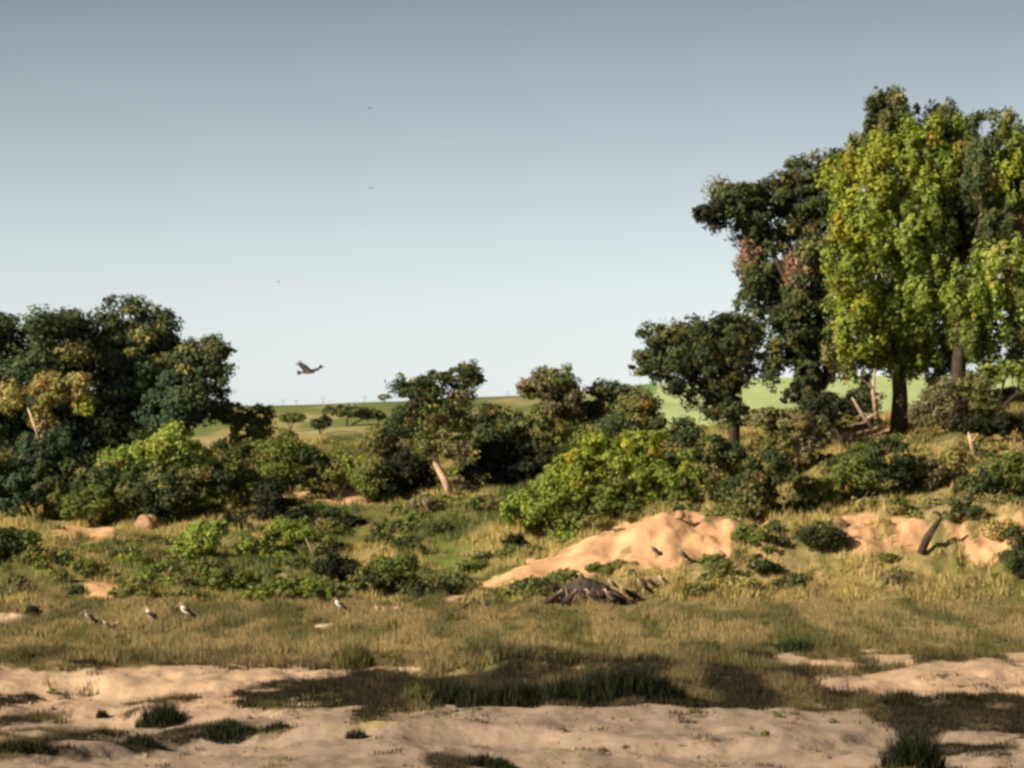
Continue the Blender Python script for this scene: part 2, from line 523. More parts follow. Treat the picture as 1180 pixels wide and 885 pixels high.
def leaves(center, rad, pal, leaf=0.24, lai=2.4, rc=0.9, shell=0.5, flat=0.8, hang=False):
    a, b_, c_ = rad
    leaf = leaf * 0.82
    p = 1.6
    surf = 4 * math.pi * (((a * b_) ** p + (a * c_) ** p + (b_ * c_) ** p) / 3) ** (1 / p)
    la = 2 * leaf * leaf * 0.5
    nl = max(30, int(lai * surf / la))
    rc = min(rc, 0.42 * min(rad)) * 0.9
    ncl_ = max(5, int(surf / (math.pi * rc * rc) * 1.1))
    d = unit(RS.normal(size=(ncl_, 3)))
    w = RS.normal(size=(3, 3)) * np.array([[1.6], [2.8], [4.5]]); ph = RS.rand(3) * 6.28
    lobes = 0.93 + sum(am * np.sin(d @ w[i] + ph[i]) for i, am in enumerate((.22, .19, .14) if hang else (.15, .13, .10)))
    rr = shell + (1.06 - shell) * RS.rand(ncl_) ** 0.55
    out = RS.rand(ncl_) < 0.10
    rr = np.where(out, 1.16, rr)
    cc_ = d * np.minimum(rr * lobes, 1.10)[:, None] * np.array(rad)
    crr = rc * np.exp(RS.normal(0, .32, ncl_)) * np.where(out, .55, 1)
    wgt = crr ** 1.7; wgt /= wgt.sum()
    k = RS.choice(ncl_, nl, p=wgt)
    ld = unit(RS.normal(size=(nl, 3)) + np.array([0, 0, .2]))
    if hang: asp = np.stack([RS.uniform(.5, .9, ncl_), RS.uniform(.5, .9, ncl_), RS.uniform(.7, 1.45, ncl_)], 1)
    else: asp = np.stack([RS.uniform(.8, 1.4, ncl_), RS.uniform(.8, 1.4, ncl_), RS.uniform(.5, 1.0, ncl_) * flat / .8], 1)
    pos = cc_[k] + ld * (crr[k] * RS.uniform(.35, 1.12, nl))[:, None] * asp[k]
    nrm = unit(ld + 0.5 * d[k] + RS.normal(size=(nl, 3)) * 0.6)
    t = unit(np.cross(nrm, RS.normal(size=(nl, 3))))
    bt = np.cross(nrm, t)
    s = leaf * RS.uniform(.5, 1.5, nl)[:, None]
    pos = pos + np.array(center)
    V = np.stack([pos + t * s * 1.1, pos - t * s * .7 + bt * s * .6, pos - t * s * .7 - bt * s * .6], 1).reshape(-1, 3)
    Fc = np.arange(nl * 3).reshape(-1, 3)
    c1, c2 = PAL[pal]
    u = np.clip(RS.rand(ncl_)[k] * .75 + RS.rand(nl) * .5 - .1, 0, 1.2)[:, None]
    alt = {'yg': 'bright', 'bright': 'mid', 'forest': 'olive', 'dark': 'olive', 'mid': 'olive', 'teal': 'forest', 'olive': 'mid', 'lime': 'bright'}.get(pal)
    if alt:
        a1, a2 = PAL[alt]
        sw = (RS.rand(ncl_) < (.30 if hang else .2))[k][:, None]
        c1 = np.where(sw, a1, c1); c2 = np.where(sw, a2, c2)
    brown = (RS.rand(ncl_) < .06)[k][:, None]
    col = (c1 + (c2 - c1) * u) * RS.uniform(.8, 1.2, (nl, 1))
    col = np.where(brown, col * np.array([1.35, .95, .9]), col)
    return V, Fc, np.repeat(col, 3, 0)

def join_np(parts):
    V = []; Fc = []; cs = []; o = 0
    for v, f, c in parts:
        V.append(v); Fc.append(f + o); cs.append(c); o += len(v)
    return np.concatenate(V), np.concatenate(Fc), np.concatenate(cs)

def blob_world(bl, D):
    """(px,row,rx,ry[,dy]) in the photo at distance D -> centre and radii in metres"""
    dy = bl[4] if len(bl) > 4 else 0
    d2 = D + dy
    c = P(bl[0], bl[1], d2)
    k = d2 / F
    return c, (bl[2] * k, (bl[2] + bl[3]) / 2 * k * 0.9, bl[3] * k)

def shrub(label, px, row, blobs, pal='mid', leaf=0.2, D=None, cat='shrub', name='shrub', group=None, stems=3,
          lai=2.1, rc=0.7, bark=None, reedy=False):
    D = D or gD(px, row)
    bx = (px - 590) * D / F
    base = Vector((bx, D, gz(bx, D) - 0.05))
    e = link(name, None, loc=base)
    tag(e, label, cat, group)
    parts = []
    pals = pal if isinstance(pal, (list, tuple)) else [pal]
    cs = []
    for i, bl in enumerate(blobs):
        c, r = blob_world(bl, D)
        cs.append((c, r))
        pp = pals[i % len(pals)]
        if reedy:      # ragged upright dry stalks and blades instead of round foliage
            nb = int(800 * r[0] * r[1] / (0.5 + 0.3 * r[0])) + 120
            an = RS.uniform(0, 6.283, nb); q = np.sqrt(RS.rand(nb))
            bx_ = c.x + np.cos(an) * q * r[0] * 1.15; by_ = c.y + np.sin(an) * q * r[1]
            top = (c.z + r[2] - base.z) * np.sqrt(np.clip(1.05 - q ** 2, .04, 1)) * (.65 + .95 * fbm(bx_ / .5, by_ / .5, 81))
            gzv = ter(bx_, by_)
            c1, c2 = PAL[pp]
            cl_ = c1 * .8 + (c2 - c1 * .8) * RS.rand(nb, 1) ** 2 + C(.03, .022, .01) * (RS.rand(nb, 1) < .08)
            V, Fc, cc_ = blades(bx_ - base.x, by_ - base.y, gzv - base.z, np.maximum(top * RS.uniform(.6, 1.1, nb), .08), np.full(nb, .07) * RS.uniform(.6, 1.4, nb), cl_, .6)
            parts.append((V, Fc, cc_))
            continue
        parts.append(leaves(c - base, r, pp, leaf, lai, rc))
    V, Fc, cc_ = join_np(parts)
    link('foliage', mesh_np('foliage', V, Fc, cc_, M_LEAF), e)
    for i in range(stems):
        c, r = cs[i % len(cs)]
        tgt = c - base + Vector((random.uniform(-.5, .5) * r[0], random.uniform(-.5, .5) * r[1], random.uniform(-.1, .4) * r[2]))
        st = Vector((random.uniform(-.25, .25), random.uniform(-.25, .25), -.1))
        h = max(0.3, tgt.length)
        pt = curve_pts(st, tgt, 4, .12)
        r0 = max(0.03, h * 0.035)
        v, f = tube(pt, [r0, r0 * .8, r0 * .55, r0 * .3], 6)
        link('stem', pymesh('stem', v, f, bark or M_BARK), e)
    return e

def tree(label, px, row, masses, limbs, trunk, D=None, leaf=0.28, lai=2.2, rc=1.3, name='tree', bark=None, group=None, cat='tree', shell=0.5, hang=False):
    """masses: (px,row,rx,ry,dy,palette); trunk: [(px,row,r)...]; limbs: index of mass each branch goes to"""
    D = D or gD(px, row)
    bx = (px - 590) * D / F
    base = Vector((bx, D, gz(bx, D) - 0.1))
    e = link(name, None, loc=base); tag(e, label, cat, group)
    bark = bark or M_BARK
    tp = [Vector((0, 0, -.2))] + [P(a, b2, D) - base for a, b2, _ in trunk[1:]]
    tr = [q[2] for q in trunk]
    v, f = tube(tp, tr, 10, .08)
    link('trunk', pymesh('trunk', v, f, bark), e)
    for ms in masses:
        pal = ms[5]; lf = ms[6] if len(ms) > 6 else leaf
        li = ms[7] if len(ms) > 7 else lai
        c, r = blob_world(ms[:5], D)
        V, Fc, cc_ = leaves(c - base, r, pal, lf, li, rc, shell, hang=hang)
        nm = 'dead_foliage' if pal == 'dead' else 'foliage_mass'
        fo = link(nm, mesh_np(nm, V, Fc, cc_, M_LEAF), e)
        if pal == 'dead': fo['kind'] = 'stuff'
    for q in limbs:
        i, frm = (q if isinstance(q, tuple) else (q, len(tp) - 1))
        c, r = blob_world(masses[i][:5], D)
        a = tp[frm]; bnd = c - base
        pt = curve_pts(a, bnd, 6, .12)
        r0 = tr[frm] * 0.62
        v, f = tube(pt, [r0, r0 * .85, r0 * .7, r0 * .5, r0 * .35, r0 * .18], 7, .06)
        lo = link('limb', pymesh('limb', v, f, bark), e)
        # twigs out of each limb
        Vs = []; Fs = []
        for t_ in range(5):
            q2 = Vector((random.uniform(-1, 1) * r[0], random.uniform(-1, 1) * r[1], random.uniform(-.6, .9) * r[2])) * .9
            st = pt[random.choice((3, 4, 5))]
            v, f = tube(curve_pts(st, bnd + q2, 4, .15), [r0 * .3, r0 * .22, r0 * .15, r0 * .06], 5)
            o = len(Vs); Vs += v; Fs += [tuple(k + o for k in ff) for ff in f]
        link('twigs', pymesh('twigs', Vs, Fs, bark), lo)
    return e

# ------------------------------------------------------------------ big trees, right
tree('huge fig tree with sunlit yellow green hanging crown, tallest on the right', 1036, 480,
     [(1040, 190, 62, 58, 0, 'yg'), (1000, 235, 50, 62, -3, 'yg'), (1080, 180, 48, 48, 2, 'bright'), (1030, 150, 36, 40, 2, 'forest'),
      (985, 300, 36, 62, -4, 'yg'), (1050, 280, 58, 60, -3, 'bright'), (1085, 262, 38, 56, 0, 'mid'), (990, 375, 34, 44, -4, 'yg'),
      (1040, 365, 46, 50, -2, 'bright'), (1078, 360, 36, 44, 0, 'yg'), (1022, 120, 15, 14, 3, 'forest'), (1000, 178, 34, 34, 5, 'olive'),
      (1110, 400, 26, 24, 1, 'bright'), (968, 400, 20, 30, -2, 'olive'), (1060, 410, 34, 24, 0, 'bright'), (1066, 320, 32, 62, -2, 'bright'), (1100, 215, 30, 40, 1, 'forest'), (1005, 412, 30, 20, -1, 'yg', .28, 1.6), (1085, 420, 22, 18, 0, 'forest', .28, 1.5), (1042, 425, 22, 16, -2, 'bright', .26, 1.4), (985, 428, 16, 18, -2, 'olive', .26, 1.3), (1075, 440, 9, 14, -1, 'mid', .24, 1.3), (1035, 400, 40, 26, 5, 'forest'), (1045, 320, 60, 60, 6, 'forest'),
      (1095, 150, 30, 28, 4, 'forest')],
     [0, 1, 2, 4, 5, 6, 7, 8, 9], [(1036, 480, .95), (1037, 455, .75), (1036, 425, .65), (1033, 390, .6)], D=340, name='fig_tree', shell=.45, rc=1.0, hang=True)
tree('dark spreading tree behind the left side of the yellow green fig', 935, 478,
     [(850, 232, 38, 26, 2, 'dark'), (825, 246, 20, 18, 1, 'vdark'), (885, 250, 48, 42, 3, 'dark'), (930, 215, 44, 36, 4, 'forest'),
      (945, 260, 44, 50, 4, 'dark'), (895, 300, 32, 24, 3, 'dark', .26, 1.4), (900, 350, 24, 26, 2, 'dark', .26, 1.5), (925, 390, 20, 34, 1, 'dark'),
      (870, 350, 20, 20, 0, 'forest', .26, 1.5), (930, 435, 15, 36, 0, 'dark'), (862, 300, 16, 34, 3, 'dead', .2, .8), (925, 320, 22, 32, -2, 'dead', .2, .7),
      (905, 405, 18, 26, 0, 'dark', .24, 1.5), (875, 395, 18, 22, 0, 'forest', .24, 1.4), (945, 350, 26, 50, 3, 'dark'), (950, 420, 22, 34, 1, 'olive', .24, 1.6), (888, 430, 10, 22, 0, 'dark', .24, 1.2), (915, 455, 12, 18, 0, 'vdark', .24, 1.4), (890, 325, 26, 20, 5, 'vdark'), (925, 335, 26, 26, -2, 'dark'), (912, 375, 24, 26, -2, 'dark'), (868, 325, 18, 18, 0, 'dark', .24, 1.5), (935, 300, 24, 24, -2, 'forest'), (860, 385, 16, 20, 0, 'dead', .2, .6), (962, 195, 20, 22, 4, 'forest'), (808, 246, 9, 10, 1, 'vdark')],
     [0, 2, 3, 4, 5, 6, 8, 10, 11], [(940, 478, 1.0), (936, 440, .8), (930, 400, .65), (925, 360, .6)], D=348, name='broadleaf_tree', rc=1.0)
tree('tall leafy tree cut by the right edge of the picture, light green below', 1106, 440,
     [(1150, 175, 46, 40, 2, 'forest'), (1168, 205, 30, 38, 0, 'yg'), (1185, 160, 36, 28, 0, 'mid'), (1125, 230, 26, 44, 5, 'vdark'),
      (1172, 262, 20, 16, 0, 'dead', .24, 1.0), (1135, 285, 20, 26, 2, 'vdark'), (1150, 320, 38, 42, -3, 'lime', .3, 1.4), (1180, 340, 34, 46, -2, 'mid'), (1130, 365, 30, 40, -2, 'bright'),
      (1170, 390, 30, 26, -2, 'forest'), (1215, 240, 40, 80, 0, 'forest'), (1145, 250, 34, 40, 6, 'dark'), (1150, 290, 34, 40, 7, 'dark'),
      (1225, 350, 40, 60, 0, 'forest'), (1112, 345, 24, 42, -3, 'bright'), (1118, 392, 26, 24, -3, 'mid'), (1128, 200, 26, 38, 0, 'forest'), (1150, 255, 22, 26, -1, 'forest')],
     [0, 1, 3, 5, 6, 7, 9], [(1104, 445, .8), (1105, 415, .65), (1108, 390, .6), (1118, 350, .5)], D=334, name='broadleaf_tree', shell=.45, rc=1.1, hang=True)
tree('low dark round tree left of the giant trees, drooping over the field', 845, 500,
     [(795, 400, 42, 34, 0, 'dark'), (765, 405, 28, 30, 0, 'dark'), (825, 395, 36, 32, 0, 'dark'), (800, 440, 32, 28, 0, 'vdark'),
      (748, 425, 18, 12, 0, 'dark'), (848, 410, 24, 30, 0, 'dark'), (838, 452, 20, 22, 0, 'dark'), (822, 470, 14, 14, 0, 'dark'), (850, 378, 26, 18, 2, 'forest'), (846, 474, 18, 18, -1, 'dark', .24, 1.5), (832, 430, 24, 22, -1, 'dark')],
     [0, 1, 2, 3, 6], [(850, 500, .6), (846, 470, .5), (838, 440, .45)], D=336, name='broadleaf_tree', leaf=.24, rc=.9)

# ------------------------------------------------------------------ left group
tree('broad dark tree at the left edge of the picture', 30, 590,
     [(35, 394, 58, 40, 0, 'forest'), (-25, 396, 50, 44, 0, 'forest'), (78, 402, 36, 42, 2, 'forest'), (20, 440, 60, 44, 0, 'teal'),
      (80, 470, 40, 50, 3, 'dark'), (10, 510, 60, 50, 1, 'teal'), (70, 530, 44, 44, 0, 'teal'), (-40, 470, 50, 80, 0, 'teal')],
     [0, 1, 2, 3, 5], [(30, 590, .9), (32, 550, .75), (35, 500, .7)], D=352, name='broadleaf_tree', rc=1.5)
tree('rounded dark tree with the highest dome of the left group', 150, 560,
     [(140, 378, 36, 32, 0, 'forest'), (180, 385, 28, 32, 0, 'forest'), (165, 408, 36, 40, 0, 'forest'), (120, 415, 34, 44, 0, 'forest'), (155, 440, 52, 44, 0, 'teal'),
      (130, 485, 46, 40, -1, 'dark'), (180, 475, 36, 34, 0, 'dark')],
     [0, 1, 2, 3], [(150, 560, .8), (150, 520, .65), (150, 480, .6)], D=356, name='broadleaf_tree', rc=1.5)
tree('smaller dark tree leaning out right of the left group', 205, 545,
     [(238, 418, 32, 30, 0, 'forest'), (215, 440, 30, 32, 0, 'teal'), (248, 438, 20, 18, 0, 'dark'), (200, 475, 34, 28, 0, 'teal'), (222, 470, 24, 20, 0, 'teal')],
     [0, 1, 3], [(200, 545, .55), (204, 510, .45), (212, 480, .4)], D=352, name='broadleaf_tree', rc=1.2)
tree('ochre leaved small tree with pale trunk before the dark left trees', 55, 575,
     [(78, 450, 24, 16, 0, 'ochre'), (52, 452, 20, 20, 0, 'ochre'), (12, 456, 22, 18, 0, 'ochre'), (48, 484, 16, 13, 0, 'ochre'), (92, 442, 16, 12, 0, 'ochre'),
      (28, 532, 18, 12, -1, 'ochre'), (98, 470, 14, 10, 0, 'yg')],
     [0, 1, 2, 3, 5], [(48, 570, .3), (46, 530, .25), (50, 495, .22), (55, 470, .2)], D=338, name='small_tree', leaf=.22, rc=.8, bark=M_BARKPALE, lai=1.8)
shrub('deep green thicket at the foot of the left edge tree', 40, 596, [(20, 560, 44, 30), (70, 555, 36, 34), (105, 570, 24, 20), (-20, 560, 40, 40), (50, 520, 40, 26)], ['teal', 'dark'], .24, D=336)
tree('feathery olive treetop above the lime bush, right of the dark trees', 285, 525,
     [(268, 478, 26, 13, 0, 'mid'), (298, 482, 18, 12, 0, 'mid'), (285, 500, 24, 16, 0, 'olive'), (255, 470, 16, 10, 0, 'mid')],
     [0, 1], [(287, 530, .25), (287, 510, .2), (285, 492, .17)], D=358, name='small_tree', leaf=.22, rc=.8)
shrub('bright lime green creeper covered mound in the sun', 180, 545, [(195, 510, 38, 18), (165, 528, 36, 16), (215, 528, 28, 14), (140, 540, 28, 16)], 'lime', .2, D=335)
shrub('wide dark green bush with brown mound under it', 190, 612, [(160, 560, 40, 26), (200, 570, 40, 28), (235, 560, 32, 20), (120, 560, 34, 28), (185, 590, 30, 18)], ['dark', 'dark', 'forest'], .22, D=331)
shrub('mid green bush between the dark bush and the left thicket', 108, 600, [(108, 575, 26, 24), (85, 585, 16, 14)], 'mid', .2, D=330)
shrub('olive bush left of the dark hollow bush, below the feathery tree', 262, 575, [(262, 545, 26, 22), (282, 560, 20, 18)], ['olive', 'mid'], .2, D=338)
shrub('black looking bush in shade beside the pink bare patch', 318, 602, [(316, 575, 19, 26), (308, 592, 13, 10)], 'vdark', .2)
shrub('fresh green tall bush on the slope above the pink bare patch', 335, 560, [(332, 528, 24, 28), (355, 538, 20, 20)], ['mid', 'forest'], .2, D=345)
shrub('olive green bush right of the fresh green tall bush', 385, 566, [(385, 545, 22, 17), (408, 540, 18, 16)], ['olive', 'bright'], .2, D=345)
shrub('dark bushy plant with brownish tips left of the leaning tree', 425, 580, [(425, 548, 18, 30), (440, 560, 16, 20)], ['olive', 'dark'], .2, D=340)
shrub('wide dark bush directly below the pink bare patch', 365, 612, [(350, 600, 24, 12), (385, 602, 26, 14), (408, 606, 16, 10)], ['vdark', 'dark'], .19)
shrub('sunlit lime bush left of the black shaded bush', 235, 646, [(235, 622, 24, 18), (215, 632, 18, 12), (250, 612, 12, 12)], 'lime', .18)
shrub('dark round bush tucked behind the sunlit lime bush', 272, 632, [(272, 612, 18, 18)], 'vdark', .18, D=324)
shrub('fresh green bush in the middle of the left slope', 340, 640, [(335, 618, 28, 20), (362, 624, 20, 14), (318, 628, 16, 12)], ['bright', 'mid'], .18)
shrub('small yellow green bush between lime bush and fresh green bush', 288, 645, [(290, 632, 16, 12)], 'bright', .18)
shrub('black green bush at the left edge on the lower slope', 15, 648, [(10, 625, 26, 20), (34, 630, 16, 18), (-20, 625, 24, 20)], ['dark', 'mid'], .18)
shrub('nearly black round bush right of the low hedge of bushes', 390, 672, [(380, 652, 19, 17), (400, 655, 18, 15)], 'vdark', .16)
shrub('deep green bush attached right of the nearly black bush', 450, 688, [(430, 665, 22, 16), (455, 662, 24, 20), (470, 674, 16, 12)], ['dark', 'mid'], .17)
shrub('low green bush with dark left end, under the lime bush', 258, 686, [(255, 664, 24, 16), (240, 655, 16, 10), (285, 672, 24, 16)], ['mid', 'olive'], .17)
shrub('low wide green bush at the foot of the slope', 340, 694, [(325, 678, 26, 14), (352, 682, 24, 12), (380, 684, 20, 11), (300, 684, 18, 10)], ['mid', 'bright'], .17)
shrub('small deep green bush alone in the yellow grass, left', 102, 668, [(100, 654, 13, 9), (115, 658, 9, 6)], 'mid', .15)
shrub('small olive bush left of the small deep green one', 72, 672, [(70, 662, 11, 8)], 'olive', .15)
shrub('dark small bush beside the orange sand patch', 92, 690, [(88, 682, 12, 8)], 'dark', .15)
shrub('black small shrub beside the pale sand mound at left', 40, 716, [(38, 706, 10, 8)], 'vdark', .14)
shrub('green tangled bush between feathery tree and olive bushes', 300, 545, [(300, 522, 26, 18), (270, 520, 22, 14)], ['mid', 'dark'], .2, D=352)
shrub('small dark tree alone on the far dry slope', 369, 497, [(366, 488, 10, 7), (375, 486, 8, 7)], 'dark', .3, D=470, name='small_tree', cat='tree', rc=.7)
shrub('wide green bush on the far dry slope', 400, 480, [(400, 474, 26, 6), (430, 478, 16, 6)], 'forest', .3, D=500)
shrub('low olive bush on the far dry slope, left', 335, 488, [(335, 481, 16, 6)], 'olive', .3, D=490)

# ------------------------------------------------------------------ centre
tree('leaning tree with pale pink bare trunk in the middle', 520, 573,
     [(478, 446, 22, 18, 0, 'dark'), (500, 440, 18, 14, 0, 'dark'), (532, 435, 22, 14, 0, 'dark'), (545, 438, 12, 8, 0, 'dark'), (505, 465, 34, 22, 0, 'dark'),
      (478, 485, 26, 22, 0, 'dark'), (520, 492, 26, 22, 0, 'olive'), (495, 510, 26, 16, 0, 'olive'), (525, 520, 22, 12, -1, 'grey'), (534, 455, 13, 12, 0, 'grey', .2, 1.2)],
     [0, 2, 4, 5, 6], [(521, 573, .38), (512, 552, .33), (503, 536, .30), (500, 515, .27), (500, 495, .24)], name='leaning_tree', leaf=.22, rc=.8, bark=M_BARKPALE, lai=1.9)
shrub('olive bush standing left of the leaning tree', 445, 545, [(440, 505, 18, 20), (455, 524, 18, 18)], ['olive', 'grey'], .2, D=352)
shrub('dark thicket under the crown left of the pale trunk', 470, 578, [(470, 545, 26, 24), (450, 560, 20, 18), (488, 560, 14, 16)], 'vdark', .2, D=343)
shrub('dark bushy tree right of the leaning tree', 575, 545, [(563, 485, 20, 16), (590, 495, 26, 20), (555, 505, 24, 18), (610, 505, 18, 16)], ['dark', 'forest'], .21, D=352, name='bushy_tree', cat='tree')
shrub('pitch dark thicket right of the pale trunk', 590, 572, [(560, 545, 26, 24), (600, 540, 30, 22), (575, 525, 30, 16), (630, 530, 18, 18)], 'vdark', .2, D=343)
tree('grey olive round topped tree on the skyline right of centre', 640, 540,
     [(625, 442, 27, 18, 0, 'grey'), (645, 440, 20, 15, 0, 'olive'), (650, 465, 24, 16, 0, 'grey'), (635, 485, 26, 20, 0, 'olive'), (612, 448, 14, 12, 0, 'olive')],
     [0, 2, 3], [(640, 540, .35), (640, 510, .3), (640, 480, .25)], D=360, name='small_tree', leaf=.22, rc=.8)
shrub('dark bush behind, right of the grey olive tree', 695, 520, [(690, 460, 26, 18), (715, 455, 20, 12), (672, 480, 24, 20), (655, 450, 14, 10)], ['dark', 'forest'], .22, D=362, name='bushy_tree', cat='tree')
shrub('olive rounded bush above the yellow green thicket', 735, 540, [(735, 470, 30, 22), (715, 495, 30, 18), (765, 495, 26, 16)], ['olive', 'forest', 'dark'], .21, D=352)
shrub('dark green bush between grey tree and yellow green thicket', 650, 545, [(650, 515, 26, 20), (680, 510, 26, 20)], ['mid', 'olive'], .2, D=345)
shrub('large yellow green thicket above the orange bank', 690, 612,
      [(705, 525, 36, 26), (670, 545, 40, 30), (735, 545, 36, 30), (640, 570, 30, 26), (700, 575, 46, 30), (655, 598, 34, 20), (605, 585, 26, 24), (745, 510, 22, 16)],
      ['yg', 'yg', 'bright', 'bright', 'mid', 'mid', 'bright', 'yg'], .22, D=312, stems=5)
shrub('dark domed bush right of the yellow green thicket', 815, 560, [(810, 522, 38, 24), (845, 530, 20, 18), (785, 530, 24, 18)], ['dark', 'forest', 'olive'], .2, D=325)
shrub('yellow green leafy bush leaning on the dark domed bush', 785, 588, [(780, 550, 30, 26), (765, 570, 22, 16), (815, 560, 26, 22), (835, 575, 18, 18)], ['bright', 'yg', 'olive'], .2, D=312)
shrub('tall dark green bush hanging over the bank', 868, 612, [(880, 545, 28, 22), (862, 570, 34, 28), (875, 592, 24, 18), (895, 535, 16, 14)], ['dark', 'dark', 'vdark', 'forest'], .2, D=306)
shrub('small dark bush below the left end of the thicket', 594, 640, [(594, 628, 17, 12)], 'vdark', .16)
shrub('brownish small bush beside the small dark bush', 622, 622, [(622, 610, 18, 12)], 'olive', .17)
shrub('green mounded weeds right of the leaning trunk', 560, 590, [(545, 580, 14, 9), (575, 582, 20, 9)], ['mid', 'olive'], .16)
shrub('low green weed strip in the grass above the bank foot', 500, 612, [(490, 606, 18, 5), (520, 608, 20, 5)], 'mid', .14)

# ------------------------------------------------------------------ right slope
shrub('loose olive bush under the hanging dark branches', 915, 540, [(905, 490, 30, 20), (930, 500, 26, 22), (900, 515, 24, 16), (880, 480, 18, 12)], ['olive', 'grey'], .2, D=328)
shrub('dark hollow bush at the foot of the fig tree', 975, 492, [(965, 470, 24, 18), (1000, 462, 18, 18), (945, 478, 16, 14)], ['vdark', 'dark'], .2, D=337)
shrub('small yellow bush in the sun left of the loose olive bush', 866, 530, [(868, 510, 12, 12)], 'ochre', .16, D=330)
shrub('large green bush in the middle of the right slope', 990, 578, [(990, 545, 32, 24), (1025, 530, 28, 24), (965, 560, 22, 18), (1040, 545, 18, 16)], ['mid', 'dark', 'mid', 'vdark'], .2, D=313)
shrub('small green bush below left of the large green bush', 945, 590, [(945, 572, 20, 16), (930, 560, 14, 10)], ['mid', 'olive'], .18, D=309)
shrub('dark rounded bush growing from the broken bank', 950, 640, [(945, 618, 24, 17), (965, 622, 12, 14)], ['dark', 'forest'], .18)
shrub('wide grey olive bush right of the fig trunk', 1095, 505, [(1090, 462, 30, 22), (1120, 455, 26, 20), (1075, 480, 26, 18), (1135, 478, 20, 14)], ['grey', 'olive'], .2, D=332)
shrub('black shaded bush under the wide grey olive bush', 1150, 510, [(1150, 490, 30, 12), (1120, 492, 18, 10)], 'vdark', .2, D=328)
shrub('sunny lime bush at the right edge below the tall tree', 1150, 455, [(1145, 425, 26, 14), (1175, 420, 22, 14), (1195, 435, 24, 18)], 'lime', .2, D=340)
shrub('dark green bush at the right above the red bank', 1140, 585, [(1135, 555, 26, 20), (1160, 545, 30, 22), (1115, 570, 18, 16), (1190, 545, 24, 24)], ['dark', 'mid'], .2, D=308)
shrub('small sprawling bush on the rim of the red bank', 1105, 600, [(1108, 585, 14, 14)], 'dark', .17)
shrub('black bush cut by the right edge, below the red bank', 1178, 668, [(1178, 640, 20, 20), (1182, 660, 16, 14), (1172, 620, 12, 12)], ['dark', 'vdark'], .16, D=291)
shrub('brown green bush between domed bush and bank', 835, 590, [(845, 588, 18, 12)], 'olive', .17, D=305)
shrub('straw coloured bush above the pale broken bank', 1080, 560, [(1075, 545, 22, 16), (1100, 530, 20, 14)], ['grey', 'ochre'], .18, D=314)
shrub('dark weedy bush at the bank foot, left one', 833, 672, [(832, 660, 18, 12), (818, 668, 12, 7)], ['olive', 'dark'], .15)
shrub('dark weedy bush at the bank foot, right one under rim bush', 876, 664, [(874, 652, 13, 12)], 'dark', .15)
shrub('tiny green shrub below the leaning stump', 1022, 650, [(1020, 644, 11, 6)], 'mid', .13)
shrub('green low bush right of the carcass', 800, 688, [(805, 680, 22, 8), (780, 686, 14, 6)], 'olive', .14)
shrub('green weeds growing on the orange slope above the carcass', 700, 660, [(695, 656, 20, 7), (718, 652, 16, 7)], ['mid', 'olive'], .14)
shrub('dark grassy bush behind the carcass', 668, 664, [(655, 664, 20, 9)], 'olive', .14)

# ------------------------------------------------------------------ foreground bushes
shrub('long black bush on the edge of the sand, largest in front', 690, 812, [(690, 786, 44, 19), (735, 788, 32, 17), (640, 792, 36, 15), (595, 795, 32, 13), (765, 795, 28, 11), (555, 800, 26, 10), (700, 802, 60, 12)], 'vdark', .11, lai=1.8, rc=.35, reedy=True)  # near-black blade colour carries the shade of this band
shrub('dark low bush left end of the foreground grass band', 520, 812, [(520, 797, 30, 12), (480, 800, 22, 10)], ['vdark', 'olive'], .11, lai=1.5, rc=.35, reedy=True)
shrub('round black shrub alone on the left sand', 181, 838, [(181, 824, 22, 13), (196, 818, 12, 8)], 'vdark', .09, lai=1.8, rc=.3, reedy=True)
shrub('small black shrub right of centre left sand, upper', 118, 828, [(118, 823, 7, 5)], 'vdark', .08, lai=1.5, reedy=True)
shrub('low black shrub at the lower left edge', 20, 866, [(10, 860, 30, 9), (40, 862, 20, 6)], 'vdark', .09, lai=1.5, rc=.3, reedy=True)
shrub('black shrub below the round one on the left sand', 165, 862, [(165, 856, 22, 7)], 'vdark', .09, lai=1.5, rc=.3, reedy=True)
shrub('low dark shrub on sand right of the round black shrub', 265, 848, [(262, 842, 30, 8)], 'vdark', .09, lai=1.5, rc=.3, reedy=True)
shrub('dark tuft shrub on sand ridge left of the small forb', 318, 842, [(318, 838, 16, 5)], 'vdark', .08, lai=1.5, reedy=True)
shrub('small dark forb standing alone on the pale sand', 410, 852, [(410, 847, 12, 5)], 'vdark', .07, lai=1.4, reedy=True)
shrub('dark shrub cut by the bottom edge of the picture', 560, 884, [(562, 876, 30, 6)], 'vdark', .08, lai=1.6, rc=.25, reedy=True)
shrub('tall black bush at the bottom right corner of the sand', 1050, 884, [(1048, 866, 28, 20), (1070, 862, 18, 14), (1062, 845, 6, 14)], 'vdark', .09, lai=1.8, rc=.3, reedy=True)
shrub('wispy brown bush standing on the flat, left of centre', 410, 772, [(410, 756, 20, 16)], 'olive', .1, lai=.6, rc=.4, reedy=True)
shrub('dark shrub in the grass at the right of the flat', 905, 752, [(915, 742, 24, 9), (880, 744, 16, 6)], 'dark', .11, lai=1.3, rc=.35, reedy=True)
shrub('dark shrub in the grass nearer the middle of the flat', 805, 752, [(805, 745, 26, 6)], 'dark', .11, lai=1.2, rc=.35, reedy=True)
